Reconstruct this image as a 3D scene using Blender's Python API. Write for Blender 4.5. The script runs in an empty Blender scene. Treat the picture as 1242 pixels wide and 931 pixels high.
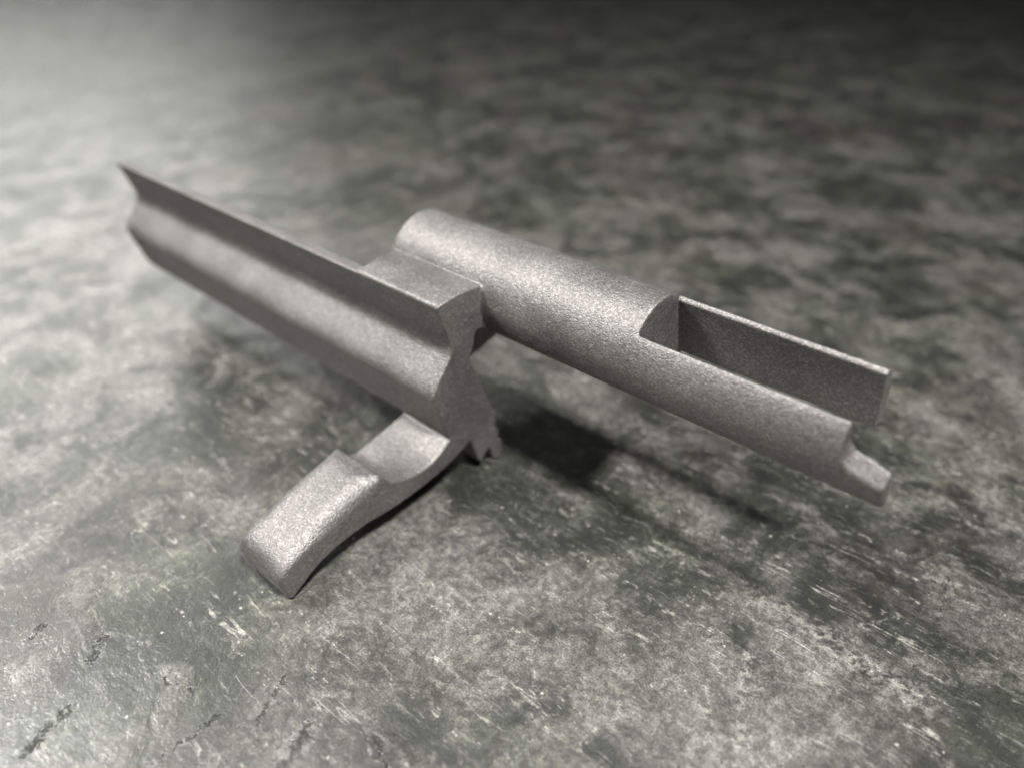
import bpy, math
import numpy as np
from mathutils import Matrix, Vector

# ---------------------------------------------------------------- scale
U = 0.000155            # one model unit in metres (tube radius 64.5 units = 10 mm)
GZ = -297.0             # bench level in model units; world z = (Z - GZ) * U
def W(x, y, z): return Vector((x * U, y * U, (z - GZ) * U))
col = bpy.context.scene.collection
scene = bpy.context.scene

# ---------------------------------------------------------------- camera
cam = bpy.data.cameras.new("camera"); cam_ob = bpy.data.objects.new("camera", cam); col.objects.link(cam_ob)
R = Matrix(((0.74695256, -0.37051453, 0.55206961),
            (0.66487734, 0.41625238, -0.62021938),
            (0.0, 0.83033303, 0.5572675)))
cam_ob.matrix_world = Matrix.Translation(W(616.03, -555.21, 444.23)) @ R.to_4x4()
cam.sensor_fit = 'HORIZONTAL'; cam.sensor_width = 36.0
cam.lens = 932.0 / 1242.0 * 36.0
cam.clip_start = 0.005; cam.clip_end = 20.0
cam.dof.use_dof = True
cam.dof.focus_distance = 880.0 * U
cam.dof.aperture_fstop = 7.6
cam.dof.aperture_blades = 0
scene.camera = cam_ob

# ---------------------------------------------------------------- world (dim workshop bounce) and lamps
world = bpy.data.worlds.new("World"); scene.world = world; world.use_nodes = True
bg = world.node_tree.nodes["Background"]
bg.inputs[0].default_value = (0.95, 1.0, 1.0, 1); bg.inputs[1].default_value = 0.015

def area_lamp(name, direction, dist, sx, sy, watts, color, target=(100, 0, -150), spread=180, shape='RECTANGLE', aim=None):
    l = bpy.data.lights.new(name, 'AREA'); l.shape = shape; l.size = sx; l.size_y = sy
    l.energy = watts; l.color = color; l.spread = math.radians(spread)
    o = bpy.data.objects.new(name, l); col.objects.link(o)
    d = Vector(direction).normalized()
    o.location = W(*target) + d * dist
    if aim: d = (o.location - W(*aim)).normalized()
    o.rotation_euler = (-d).to_track_quat('-Z', 'Y').to_euler()
    return o
area_lamp("ceiling_lamp", (0.47, -0.17, 1.0), 0.62, 0.07, 0.07, 3.7, (1.0, 0.985, 0.96), spread=110, aim=(-420, -420, -297))
area_lamp("bench_lamp", (-0.72, -0.44, 1.0), 0.85, 0.17, 0.17, 4.9, (1.0, 0.99, 0.96), spread=120, target=(-40, -260, -200))
area_lamp("ceiling_panel", (-0.20, 0.26, 0.94), 1.3, 0.34, 0.34, 0.4, (1.0, 1.0, 0.94), target=(200, -200, -297))
area_lamp("workshop_window", (-0.94, 0.20, 0.46), 2.0, 1.5, 0.8, 2.6, (1.0, 1.0, 0.95), (-1500, 300, -297), shape='ELLIPSE', spread=84, aim=(-3200, 500, -297))
scene.cycles.adaptive_threshold = 0.02; scene.cycles.max_bounces = 5; scene.cycles.caustics_reflective = False; scene.cycles.caustics_refractive = False

vs = scene.view_settings
vs.view_transform = 'Standard'; vs.look = 'None'; vs.exposure = 0.2; vs.gamma = 1.0; vs.use_curve_mapping = False

# ---------------------------------------------------------------- node helpers
class NT:
    def __init__(s, name):
        s.m = bpy.data.materials.new(name); s.m.use_nodes = True; s.t = s.m.node_tree
        s.b = s.t.nodes["Principled BSDF"]
    def n(s, typ, **kw):
        nd = s.t.nodes.new(typ)
        for k, v in kw.items(): setattr(nd, k, v)
        return nd
    def put(s, sock, v):
        if isinstance(v, bpy.types.NodeSocket): s.t.links.new(v, sock)
        else: sock.default_value = v
    def math(s, op, a, b=0.0, c=None, clamp=False):
        nd = s.n('ShaderNodeMath', operation=op, use_clamp=clamp)
        s.put(nd.inputs[0], a); s.put(nd.inputs[1], b)
        if c is not None: s.put(nd.inputs[2], c)
        return nd.outputs[0]
    def vmath(s, op, a, b=(0, 0, 0)):
        nd = s.n('ShaderNodeVectorMath', operation=op)
        s.put(nd.inputs[0], a); s.put(nd.inputs[1], b)
        return nd.outputs[0]
    def map(s, vec, loc=(0, 0, 0), rot=(0, 0, 0), scale=(1, 1, 1)):
        nd = s.n('ShaderNodeMapping'); s.put(nd.inputs[0], vec)
        nd.inputs[1].default_value = loc; nd.inputs[2].default_value = rot; nd.inputs[3].default_value = scale
        return nd.outputs[0]
    def noise(s, vec, scale, detail=4, rough=0.55, dist=0.0, out=0):
        nd = s.n('ShaderNodeTexNoise'); s.put(nd.inputs['Vector'], vec)
        nd.inputs['Scale'].default_value = scale; nd.inputs['Detail'].default_value = detail
        nd.inputs['Roughness'].default_value = rough; nd.inputs['Distortion'].default_value = dist
        return nd.outputs[out]
    def ramp(s, v, a, b, lo=0.0, hi=1.0, smooth=True):
        nd = s.n('ShaderNodeMapRange', interpolation_type='SMOOTHSTEP' if smooth else 'LINEAR')
        s.put(nd.inputs[0], v); nd.inputs[1].default_value = a; nd.inputs[2].default_value = b
        nd.inputs[3].default_value = lo; nd.inputs[4].default_value = hi
        return nd.outputs[0]
    def mix(s, f, a, b, mode='MIX'):
        nd = s.n('ShaderNodeMix', data_type='RGBA', blend_type=mode)
        s.put(nd.inputs[0], f); s.put(nd.inputs[6], a); s.put(nd.inputs[7], b)
        return nd.outputs[2]
    def bump(s, h, strength, dist, nrm=None):
        nd = s.n('ShaderNodeBump'); s.put(nd.inputs['Height'], h)
        nd.inputs['Strength'].default_value = strength; nd.inputs['Distance'].default_value = dist
        if nrm is not None: s.put(nd.inputs['Normal'], nrm)
        return nd.outputs[0]

# ---------------------------------------------------------------- materials
def blasted_metal():
    k = NT("blasted_metal"); tc = k.n('ShaderNodeTexCoord').outputs['Object']
    v = k.map(tc, scale=(1 / U,) * 3)                       # model units
    grain = k.noise(v, 0.40, 2, 0.6)
    cells = k.n('ShaderNodeTexVoronoi'); k.put(cells.inputs['Vector'], v); cells.inputs['Scale'].default_value = 0.42
    cs = k.n('ShaderNodeSeparateXYZ'); k.put(cs.inputs[0], cells.outputs['Color'])
    h = k.math('ADD', grain, k.math('MULTIPLY', cs.outputs[0], 0.22))
    h = k.math('SUBTRACT', h, k.math('MULTIPLY', cells.outputs['Distance'], 0.5))
    nrm = k.bump(h, 0.8, 0.9 * U)
    cl = k.noise(v, 0.012, 4, 0.6)
    tone = k.ramp(cl, 0.3, 0.7, 0.86, 1.14)
    facet = k.math('POWER', cs.outputs[1], 2.2)             # sparkle of the blasted facets painted into the base colour, a few bright
    tone = k.math('MULTIPLY', tone, k.ramp(facet, 0.0, 1.0, 0.84, 1.36, smooth=False))
    vm = k.n('ShaderNodeVectorMath', operation='SCALE'); vm.inputs[0].default_value = (0.168, 0.160, 0.154)
    k.put(vm.inputs['Scale'], tone)
    k.put(k.b.inputs['Base Color'], vm.outputs[0])
    k.b.inputs['Metallic'].default_value = 0.8
    k.put(k.b.inputs['Roughness'], k.math('ADD', k.ramp(cs.outputs[2], 0.0, 1.0, 0.50, 0.64), k.ramp(cl, 0.3, 0.7, -0.04, 0.04)))
    k.put(k.b.inputs['Normal'], nrm)
    return k.m

# scuffs (light) and gouges (dark) that can be told apart on the bench: x0, y0, x1, y1, half width in model units
LIGHT_MARKS = [(385, 537, 544, 622, 2.2), (154, 370, 135, 243, 2.4), (430, 120, 604, 107, 26), (425, -16, 465, -81, 5), (449, 35, 495, -70, 9), (257, -121, 311, -167, 3.6),
    (560, 291, 623, 316, 7), (525, 162, 561, 209, 2.6), (583, 147, 626, 146, 3)]
DARK_MARKS = [(-192, -478, -186, -496, 5), (-120, -440, -104, -462, 7), (-59, -507, -41, -555, 7), (-18, -422, 24, -406, 2.0), (67, -404, 66, -462, 3.4), (81, -331, 104, -383, 3.6),
    (151, -348, 163, -391, 13), (208, -308, 244, -323, 3.4), (553, 476, 601, 200, 1.7), (515, 619, 549, 622, 2.6)]

def bench_rubber():
    k = NT("worn_bench_rubber"); tc = k.n('ShaderNodeTexCoord').outputs['Object']
    v = k.map(tc, scale=(1 / U,) * 3)
    wn = k.vmath('SUBTRACT', k.noise(v, 0.020, 3, 0.65, out=1), (0.5, 0.5, 0.5))
    w = k.vmath('ADD', v, k.vmath('MULTIPLY', wn, (26, 26, 0)))
    big = k.noise(v, 0.0034, 4, 0.62, out=1)
    bs = k.n('ShaderNodeSeparateXYZ'); k.put(bs.inputs[0], big)
    mid = k.noise(w, 0.020, 4, 0.62)
    fine = k.noise(w, 0.095, 5, 0.72)
    grain = k.noise(v, 0.42, 3, 0.7)
    def stretched(rot, sx, sy, off, det=3):
        return k.noise(k.map(w, (off, off * .7, 0), (0, 0, rot), (sx, sy, 1)), 1.0, det, 0.68)
    n1 = stretched(0.55, 0.010, 0.10, 13)
    n2 = stretched(-0.95, 0.012, 0.13, 71)
    def straight(rot, sx, sy, off):
        return k.noise(k.map(k.vmath('ADD', v, k.vmath('MULTIPLY', wn, (9, 9, 0))), (off, off * .7, 0), (0, 0, rot), (sx, sy, 1)), 1.0, 2, 0.5)
    n3 = straight(2.05, 0.0022, 0.040, 37)
    n4 = straight(0.35, 0.0028, 0.050, 153)
    # soft fibrous scuffing
    sc = k.math('MAXIMUM', k.ramp(n1, 0.53, 0.74), k.ramp(n2, 0.53, 0.74))
    # hairline scratches: thin ridges of stretched noise
    def hair(n, wd, lo, hi, gate):
        r = k.math('ABSOLUTE', k.math('SUBTRACT', n, 0.5))
        return k.math('MULTIPLY', k.ramp(r, 0.0, wd, 1.0, 0.0), k.ramp(gate, lo, hi))
    hl = k.math('MAXIMUM', hair(n3, 0.0075, 0.50, 0.60, mid), hair(n4, 0.0075, 0.52, 0.60, fine))
    # single marks
    wm = k.vmath('ADD', v, k.vmath('MULTIPLY', k.vmath('SUBTRACT', k.noise(v, 0.09, 4, 0.7, out=1), (0.5, 0.5, 0.5)), (22, 22, 0)))
    wm = k.vmath('MULTIPLY', wm, (1, 1, 0))
    def segs(marks):
        tot = None
        for (ax, ay, bx, by, hw) in marks:
            e = np.array([bx - ax, by - ay], float); L2 = float(e @ e)
            q = k.vmath('SUBTRACT', wm, (ax, ay, 0))
            dn = k.n('ShaderNodeVectorMath', operation='DOT_PRODUCT'); k.put(dn.inputs[0], q); dn.inputs[1].default_value = (e[0] / L2, e[1] / L2, 0)
            t = k.math('MULTIPLY', dn.outputs['Value'], 1.0, clamp=True)
            sv = k.n('ShaderNodeVectorMath', operation='SCALE'); sv.inputs[0].default_value = (e[0], e[1], 0); k.put(sv.inputs['Scale'], t)
            dd = k.n('ShaderNodeVectorMath', operation='DISTANCE'); k.put(dd.inputs[0], q); k.put(dd.inputs[1], sv.outputs[0])
            m = k.math('SUBTRACT', 1.0, k.math('DIVIDE', dd.outputs['Value'], hw * 1.2))
            tot = m if tot is None else k.math('MAXIMUM', tot, m)
        return k.math('MAXIMUM', tot, 0.0)
    ml = k.math('MULTIPLY', k.ramp(segs(LIGHT_MARKS), 0.0, 1.0), k.ramp(fine, 0.40, 0.60, 0.0, 1.0))
    md = k.math('MULTIPLY', k.ramp(segs(DARK_MARKS), 0.05, 0.8), k.ramp(fine, 0.40, 0.56, 1.0, 0.0))
    swirl = k.noise(k.map(w, (210, 95, 0)), 0.0075, 5, 0.62, 1.1)
    def scaled(c, f):
        q = k.n('ShaderNodeVectorMath', operation='SCALE'); k.put(q.inputs[0], c); k.put(q.inputs['Scale'], f); return q.outputs[0]
    base = k.mix(k.ramp(bs.outputs[0], 0.40, 0.60), (0.050, 0.052, 0.046, 1), (0.135, 0.135, 0.124, 1))
    base = k.mix(k.ramp(bs.outputs[1], 0.48, 0.66, 0, 0.38), base, (0.084, 0.094, 0.064, 1))
    base = k.mix(k.ramp(bs.outputs[2], 0.48, 0.66, 0, 0.38), base, (0.114, 0.100, 0.097, 1))
    base = k.mix(k.ramp(swirl, 0.34, 0.52, 0.85, 0.0), base, (0.020, 0.021, 0.018, 1))
    base = k.mix(k.ramp(swirl, 0.51, 0.66, 0.0, 0.60), base, (0.185, 0.182, 0.168, 1))
    base = scaled(base, k.ramp(mid, 0.34, 0.66, 0.82, 1.18))
    base = scaled(base, k.ramp(fine, 0.34, 0.66, 0.66, 1.34))
    base = k.mix(k.math('MULTIPLY', k.math('MULTIPLY', sc, k.ramp(fine, 0.44, 0.56)), 0.45), base, (0.32, 0.316, 0.29, 1))
    base = k.mix(k.math('MULTIPLY', hl, k.ramp(fine, 0.34, 0.56, 0.15, 0.62)), base, (0.46, 0.452, 0.42, 1))
    base = k.mix(k.math('MULTIPLY', ml, 0.45), base, (0.36, 0.356, 0.33, 1))
    base = k.mix(k.math('MULTIPLY', md, 0.42), base, (0.026, 0.025, 0.023, 1))
    vo = k.n('ShaderNodeTexVoronoi', voronoi_dimensions='2D'); k.put(vo.inputs['Vector'], v); vo.inputs['Scale'].default_value = 0.026
    vs_ = k.n('ShaderNodeSeparateXYZ'); k.put(vs_.inputs[0], vo.outputs['Color'])
    rad = k.math('MULTIPLY', vs_.outputs[1], 0.055)
    speck = k.math('MULTIPLY', k.math('LESS_THAN', vo.outputs['Distance'], rad), k.math('GREATER_THAN', vs_.outputs[0], 0.88))
    base = k.mix(k.math('MULTIPLY', speck, 0.7), base, (0.42, 0.41, 0.38, 1))
    base = scaled(base, k.ramp(grain, 0.32, 0.68, 0.36, 0.80))
    gm = k.n('ShaderNodeGamma'); k.put(gm.inputs[0], base); gm.inputs[1].default_value = 1.25
    base = scaled(gm.outputs[0], 1.85)
    k.put(k.b.inputs['Base Color'], base)
    k.put(k.b.inputs['Roughness'], k.math('ADD', k.ramp(swirl, 0.35, 0.62, 0.38, 0.25), k.ramp(fine, 0.35, 0.65, 0.06, -0.03)))
    k.b.inputs['Specular IOR Level'].default_value = 1.0
    h = k.math('ADD', k.math('ADD', k.math('MULTIPLY', mid, 1.8), k.math('MULTIPLY', swirl, 2.5)), k.math('MULTIPLY', fine, 0.6))
    h = k.math('ADD', h, k.math('MULTIPLY', grain, 0.35))
    h = k.math('ADD', h, k.math('MULTIPLY', md, -2.0))
    h = k.math('ADD', h, k.math('MULTIPLY', speck, 1.5))
    k.put(k.b.inputs['Normal'], k.bump(h, 0.8, 1.0 * U))
    return k.m

MAT_METAL = blasted_metal()
MAT_BENCH = bench_rubber()

# ---------------------------------------------------------------- bench slab
def box_mesh(name, x0, x1, y0, y1, z0, z1):
    v = [(x, y, z) for x in (x0, x1) for y in (y0, y1) for z in (z0, z1)]
    f = [(0, 1, 3, 2), (4, 6, 7, 5), (0, 4, 5, 1), (2, 3, 7, 6), (0, 2, 6, 4), (1, 5, 7, 3)]
    me = bpy.data.meshes.new(name); me.from_pydata(v, [], f); me.update(); return me
bench = bpy.data.objects.new("bench_top", box_mesh("bench_top", -1.9, 0.7, -0.6, 2.2, -0.03, 0.0)); col.objects.link(bench)
bench.data.materials.append(MAT_BENCH)
bench["kind"] = "structure"

# ---------------------------------------------------------------- the metal part as a distance field on a grid
H = 2.0
x0, x1, y0, y1, z0, z1 = -856., 530., -300., 212., -306., 52.
gx = np.arange(x0, x1 + H, H, dtype=np.float32); gy = np.arange(y0, y1 + H, H, dtype=np.float32); gz = np.arange(z0, z1 + H, H, dtype=np.float32)
Y2, Z2 = np.meshgrid(gy, gz, indexing='ij')

def poly_sdf(pts):
    P = np.array(pts, np.float32); d = np.full(Y2.shape, 1e12, np.float32); s = np.ones(Y2.shape, np.float32)
    n = len(P)
    for i in range(n):
        a = P[i]; b = P[i - 1]; e = b - a
        wx = Y2 - a[0]; wy = Z2 - a[1]
        t = np.clip((wx * e[0] + wy * e[1]) / max(float(e @ e), 1e-9), 0, 1)
        d = np.minimum(d, (wx - e[0] * t) ** 2 + (wy - e[1] * t) ** 2)
        c1 = Z2 >= a[1]; c2 = Z2 < b[1]; c3 = e[0] * wy > e[1] * wx
        flip = (c1 & c2 & c3) | (~c1 & ~c2 & ~c3)
        s = np.where(flip, -s, s)
    return s * np.sqrt(d)

def round_poly(pts):
    """points (y, z[, radius]); corners with a radius become arcs (quadratic)"""
    out = []; n = len(pts)
    for i, p in enumerate(pts):
        q = np.array(p[:2], float); r = p[2] if len(p) > 2 else 0
        if r <= 0: out.append(q); continue
        a = np.array(pts[i - 1][:2], float) - q; b = np.array(pts[(i + 1) % n][:2], float) - q
        la = np.linalg.norm(a); lb = np.linalg.norm(b); ra = min(r, la * .49); rb = min(r, lb * .49)
        A = q + a / la * ra; B = q + b / lb * rb
        for t in np.linspace(0, 1, 9): out.append((1 - t) ** 2 * A + 2 * t * (1 - t) * q + t * t * B)
    return out

def smin(a, b, k):
    h = np.maximum(k - np.abs(a - b), 0) / k
    return np.minimum(a, b) - h * h * k * 0.25
def smax(a, b, k): return -smin(-a, -b, k)
def rbox(a, b, r):
    """rounded intersection of two distances with edge radius r"""
    a = a + r; b = b + r
    return np.minimum(np.maximum(a, b), 0) + np.sqrt(np.maximum(a, 0) ** 2 + np.maximum(b, 0) ** 2) - r

GX = gx[:, None, None]; GY = gy[None, :, None]; GZc = gz[None, None, :]

rail_pts = [(0, 0, 2), (23.5, -70, 13), (-18, -121, 22), (-12, -140, 20), (9, -203, 3), (49, -229, 4), (103, -229, 3), (99, -208, 4),
            (75, -146, 6), (54, -96, 14), (38, -60, 14), (20, 0, 2)]
rail2 = poly_sdf(round_poly(rail_pts))
web2 = poly_sdf(round_poly([(0.5, -1, 0), (3, 2.6, 2), (40, 6.5, 20), (78, 3.5, 0), (96, 0, 0), (110, -30, 0), (92, -64, 0), (66, -58, 8), (60, -84, 8), (54, -97, 6), (36, -84, 0), (26, -70, 0), (8, -24, 0)]))
lug2 = poly_sdf(round_poly([(40, -215), (49, -228, 0), (57, -252, 3), (66, -279, 2), (73, -280, 3), (84, -266, 3), (89, -268, 2), (98, -296.5, 3), (113, -295, 4), (117, -280, 4),
            (114, -264, 3), (107, -260, 2), (107.5, -242, 3), (101, -236, 2), (100, -215)]))
hand_knob = [(-112, -194, 3), (-135, -190, 14),
            (-200, -206, 40), (-258, -229, 30), (-274, -246, 22), (-272, -270, 18), (-263, -297.0, 8), (-246, -286, 8), (-213, -266, 22), (-162, -258, 40), (-110, -258, 40),
            (-52, -257, 30), (8, -248, 24), (50, -229)]
hand_r = poly_sdf(round_poly([(40, -218), (12, -204.5, 2), (-4, -214, 12), (-22, -226, 16), (-58, -228, 26), (-96, -214, 7)] + hand_knob))
hand_l = poly_sdf(round_poly([(40, -218), (12, -202.5, 2), (-40, -213, 20), (-84, -223, 8), (-103, -215, 4)] + hand_knob))
tX = np.clip((gx + 93) / 93, 0, 1)[:, None, None] ** 1.5
# rail
d_rail = rbox(rail2[None], np.abs(GX + 422.5) - 422.5, 2.0)
# bridge between rail and tube
xf = -156 - 12 * np.clip((gy - 26) / 46, 0, 1) ** 2
d_web = rbox(web2[None], np.maximum(GX, xf[None, :, None] - GX), 2.0)
fill2 = poly_sdf(round_poly([(46, -92), (64, -122, 0), (100, -132, 4), (155, -120, 6), (150, -60), (60, -40)]))
d_web = np.minimum(d_web, rbox(fill2[None], np.maximum(GX + 44, -170 - GX), 2.0))
# lug under the rail
d_lug = rbox(lug2[None], np.abs(GX + 40) - 40, 2.0)
# tube
TY, TZ, TR = 138., -23., 64.5
cyl2 = np.sqrt((Y2 - TY) ** 2 + (Z2 - TZ) ** 2) - TR
d_tube = rbox(cyl2[None], np.abs(GX - 169.5) - 347.5, 5.0)
end = rbox(cyl2[None], -179 - GX, 12.0)
d_tube = np.maximum(d_tube, end)
slot = np.maximum(np.maximum(88 + 20 * np.clip((-25 - GZc) / 30, 0, 1) - GY, GY - (166 + 0.20 * (35 - GZc))), 231 - GX)
d_tube = smax(d_tube, -slot, 3.5)
plate_cut = np.maximum(np.maximum(140 - GY, 231 - GX), -np.maximum(rbox(GX - 471, GZc - 37.5, 8.0), -47 - GZc))
d_tube = np.maximum(d_tube, -plate_cut)
cham = np.maximum(np.maximum(-((-(GY - 166) * 0.74) + (GZc - 25.5) * 0.67), 150 - GY), 231 - GX)
d_tube = np.maximum(d_tube, -cham)
seam = np.maximum(np.sqrt((Y2 - 78.5) ** 2 + (Z2 - 4.0) ** 2)[None] - 1.3, np.maximum(GX - 4, -190 - GX))
floor = GZc - (-10 - (GX - 484) * 0.27 - (88 - GY) * 1.55)
notch = smax(np.maximum(-floor * 0.55, GY - 120), 471 - GX, 15.0)
d_tube = smax(d_tube, -notch, 2.0)
# handle
r2 = 3.0 + 23.0 * np.clip((-105 - Y2) / 30, 0, 1) * np.clip((Z2 + 262) / 40, 0.25, 1)
hand3 = hand_l[None] * (1 - tX) + hand_r[None] * tX
d_hand = rbox(hand3, np.abs(GX + 46.5) - 46.5, r2[None])
del end, slot, plate_cut, floor, notch

parts = {"rail": d_rail, "bridge": d_web, "lug": d_lug, "tube": d_tube, "handle": d_hand}
D = np.minimum(np.minimum(d_rail, d_web), d_lug)
D = smin(D, d_tube, 4.0)
D = smin(D, d_hand, 5.0)
D = smax(D, -seam, 2.0)
D = np.ascontiguousarray(D.astype(np.float32))
# the blasted skin is never quite true: sub-unit unevenness near the surface
near = np.argwhere(np.abs(D) < 5.0)
P = near * H
rng = np.random.default_rng(4)
wob = np.zeros(len(P), np.float32)
for i in range(14):
    kv = rng.normal(size=3); kv *= (0.16 + 0.30 * rng.random()) / np.linalg.norm(kv)
    wob += np.sin(P @ kv + rng.random() * 6.283).astype(np.float32)
D[near[:, 0], near[:, 1], near[:, 2]] += 0.02 * wob

# ---- surface nets
def surface_nets(D):
    S = D < 0
    nx, ny, nz = D.shape
    c = S[:-1, :-1, :-1].astype(np.int8)
    tot = np.zeros((nx - 1, ny - 1, nz - 1), np.int8)
    for dx in (0, 1):
        for dy in (0, 1):
            for dz in (0, 1): tot += S[dx:nx - 1 + dx, dy:ny - 1 + dy, dz:nz - 1 + dz]
    act = (tot > 0) & (tot < 8)
    idx = np.full(act.shape, -1, np.int32); cells = np.argwhere(act); idx[act] = np.arange(len(cells))
    acc = np.zeros((len(cells), 3)); cnt = np.zeros(len(cells))
    ci, cj, ck = cells.T
    corners = [(a, b, c) for a in (0, 1) for b in (0, 1) for c in (0, 1)]
    vals = {q: D[ci + q[0], cj + q[1], ck + q[2]] for q in corners}
    for q in corners:
        for ax in range(3):
            if q[ax] == 0:
                p = list(q); p[ax] = 1; p = tuple(p)
                a = vals[q]; b = vals[p]; m = (a < 0) != (b < 0)
                t = np.where(m, a / np.where(m, a - b, 1), 0)
                pt = np.zeros((len(cells), 3)); pt[:] = q; pt[:, ax] = t
                acc[m] += pt[m]; cnt[m] += 1
    verts = cells + acc / cnt[:, None]
    quads = []
    for ax in range(3):
        sl0 = [slice(1, -1)] * 3; sl0[ax] = slice(0, -1); sl1 = list(sl0); sl1[ax] = slice(1, None)
        A = S[tuple(sl0)]; B = S[tuple(sl1)]
        e = np.argwhere(A != B); off = np.ones(3, int); off[ax] = 0; e = e + off
        inside = S[e[:, 0], e[:, 1], e[:, 2]]
        u, w = [(1, 2), (2, 0), (0, 1)][ax]
        def cell(du, dw):
            q = e.copy(); q[:, u] -= du; q[:, w] -= dw
            return idx[q[:, 0], q[:, 1], q[:, 2]]
        Q = np.stack([cell(1, 1), cell(0, 1), cell(0, 0), cell(1, 0)], 1)
        Q[~inside] = Q[~inside][:, ::-1]
        quads.append(Q)
    return verts, np.concatenate(quads)

verts, quads = surface_nets(D)
def trilin(A, p):
    i = np.clip(np.floor(p).astype(int), 0, np.array(A.shape) - 2); f = p - i
    r = 0
    for a in (0, 1):
        for b in (0, 1):
            for c in (0, 1):
                wgt = (f[:, 0] if a else 1 - f[:, 0]) * (f[:, 1] if b else 1 - f[:, 1]) * (f[:, 2] if c else 1 - f[:, 2])
                r = r + wgt * A[i[:, 0] + a, i[:, 1] + b, i[:, 2] + c]
    return r
e = 0.75; nor = np.zeros_like(verts)
for ax in range(3):
    o = np.zeros(3); o[ax] = e
    nor[:, ax] = trilin(D, verts + o) - trilin(D, verts - o)
nor /= np.maximum(np.linalg.norm(nor, axis=1), 1e-9)[:, None]
qc = verts[quads].mean(1)
names = list(parts)
lab = np.argmin(np.stack([trilin(parts[n], qc) for n in names], 1), 1)
pos = verts * H + np.array([x0, y0, z0])
qp = qc * H + np.array([x0, y0, z0])
# finer pieces
lab_names = np.array(names, dtype=object)[lab]
tube = lab_names == "tube"
lab_names[tube & (qp[:, 0] > 230) & (qp[:, 1] < 127)] = "curved_prong"
lab_names[tube & (qp[:, 0] > 230) & (qp[:, 1] >= 127)] = "flat_prong"
hd = lab_names == "handle"
lab_names[hd & (qp[:, 1] < -108)] = "grip"
lab_names[hd & (qp[:, 1] >= -108)] = "handle"

root = bpy.data.objects.new("metal_part", None); col.objects.link(root)
root.empty_display_size = 0.01
root.location = W(0, 0, GZ)
root["label"] = "grey grainy metal part with long grooved rail, slotted tube and curved handle on worn bench"
root["category"] = "metal part"

def part(name, parent, label=None):
    q = quads[lab_names == name]
    used, inv = np.unique(q, return_inverse=True); q = inv.reshape(q.shape)
    p = pos[used].copy(); p[:, 2] -= GZ; p *= U
    me = bpy.data.meshes.new(name)
    me.vertices.add(len(p)); me.vertices.foreach_set("co", p.astype(np.float32).ravel())
    me.loops.add(q.size); me.loops.foreach_set("vertex_index", q.astype(np.int32).ravel())
    me.polygons.add(len(q)); me.polygons.foreach_set("loop_start", np.arange(0, q.size, 4, dtype=np.int32))
    me.update(calc_edges=True)
    me.polygons.foreach_set("use_smooth", np.ones(len(q), bool))
    me.normals_split_custom_set_from_vertices(nor[used].astype(np.float32).tolist())
    me.materials.append(MAT_METAL)
    o = bpy.data.objects.new(name, me); col.objects.link(o); o.parent = parent
    if label: o["label"] = label
    return o
part("rail", root)
part("bridge", root)
part("lug", root)
tb = part("tube", root)
part("curved_prong", tb, "curved tube prong with a notched tip")
part("flat_prong", tb, "flat-faced tube prong with square end")
hn = part("handle", root)
part("grip", hn, "thick rounded grip end of the handle")
print("verts", len(verts), "quads", len(quads))
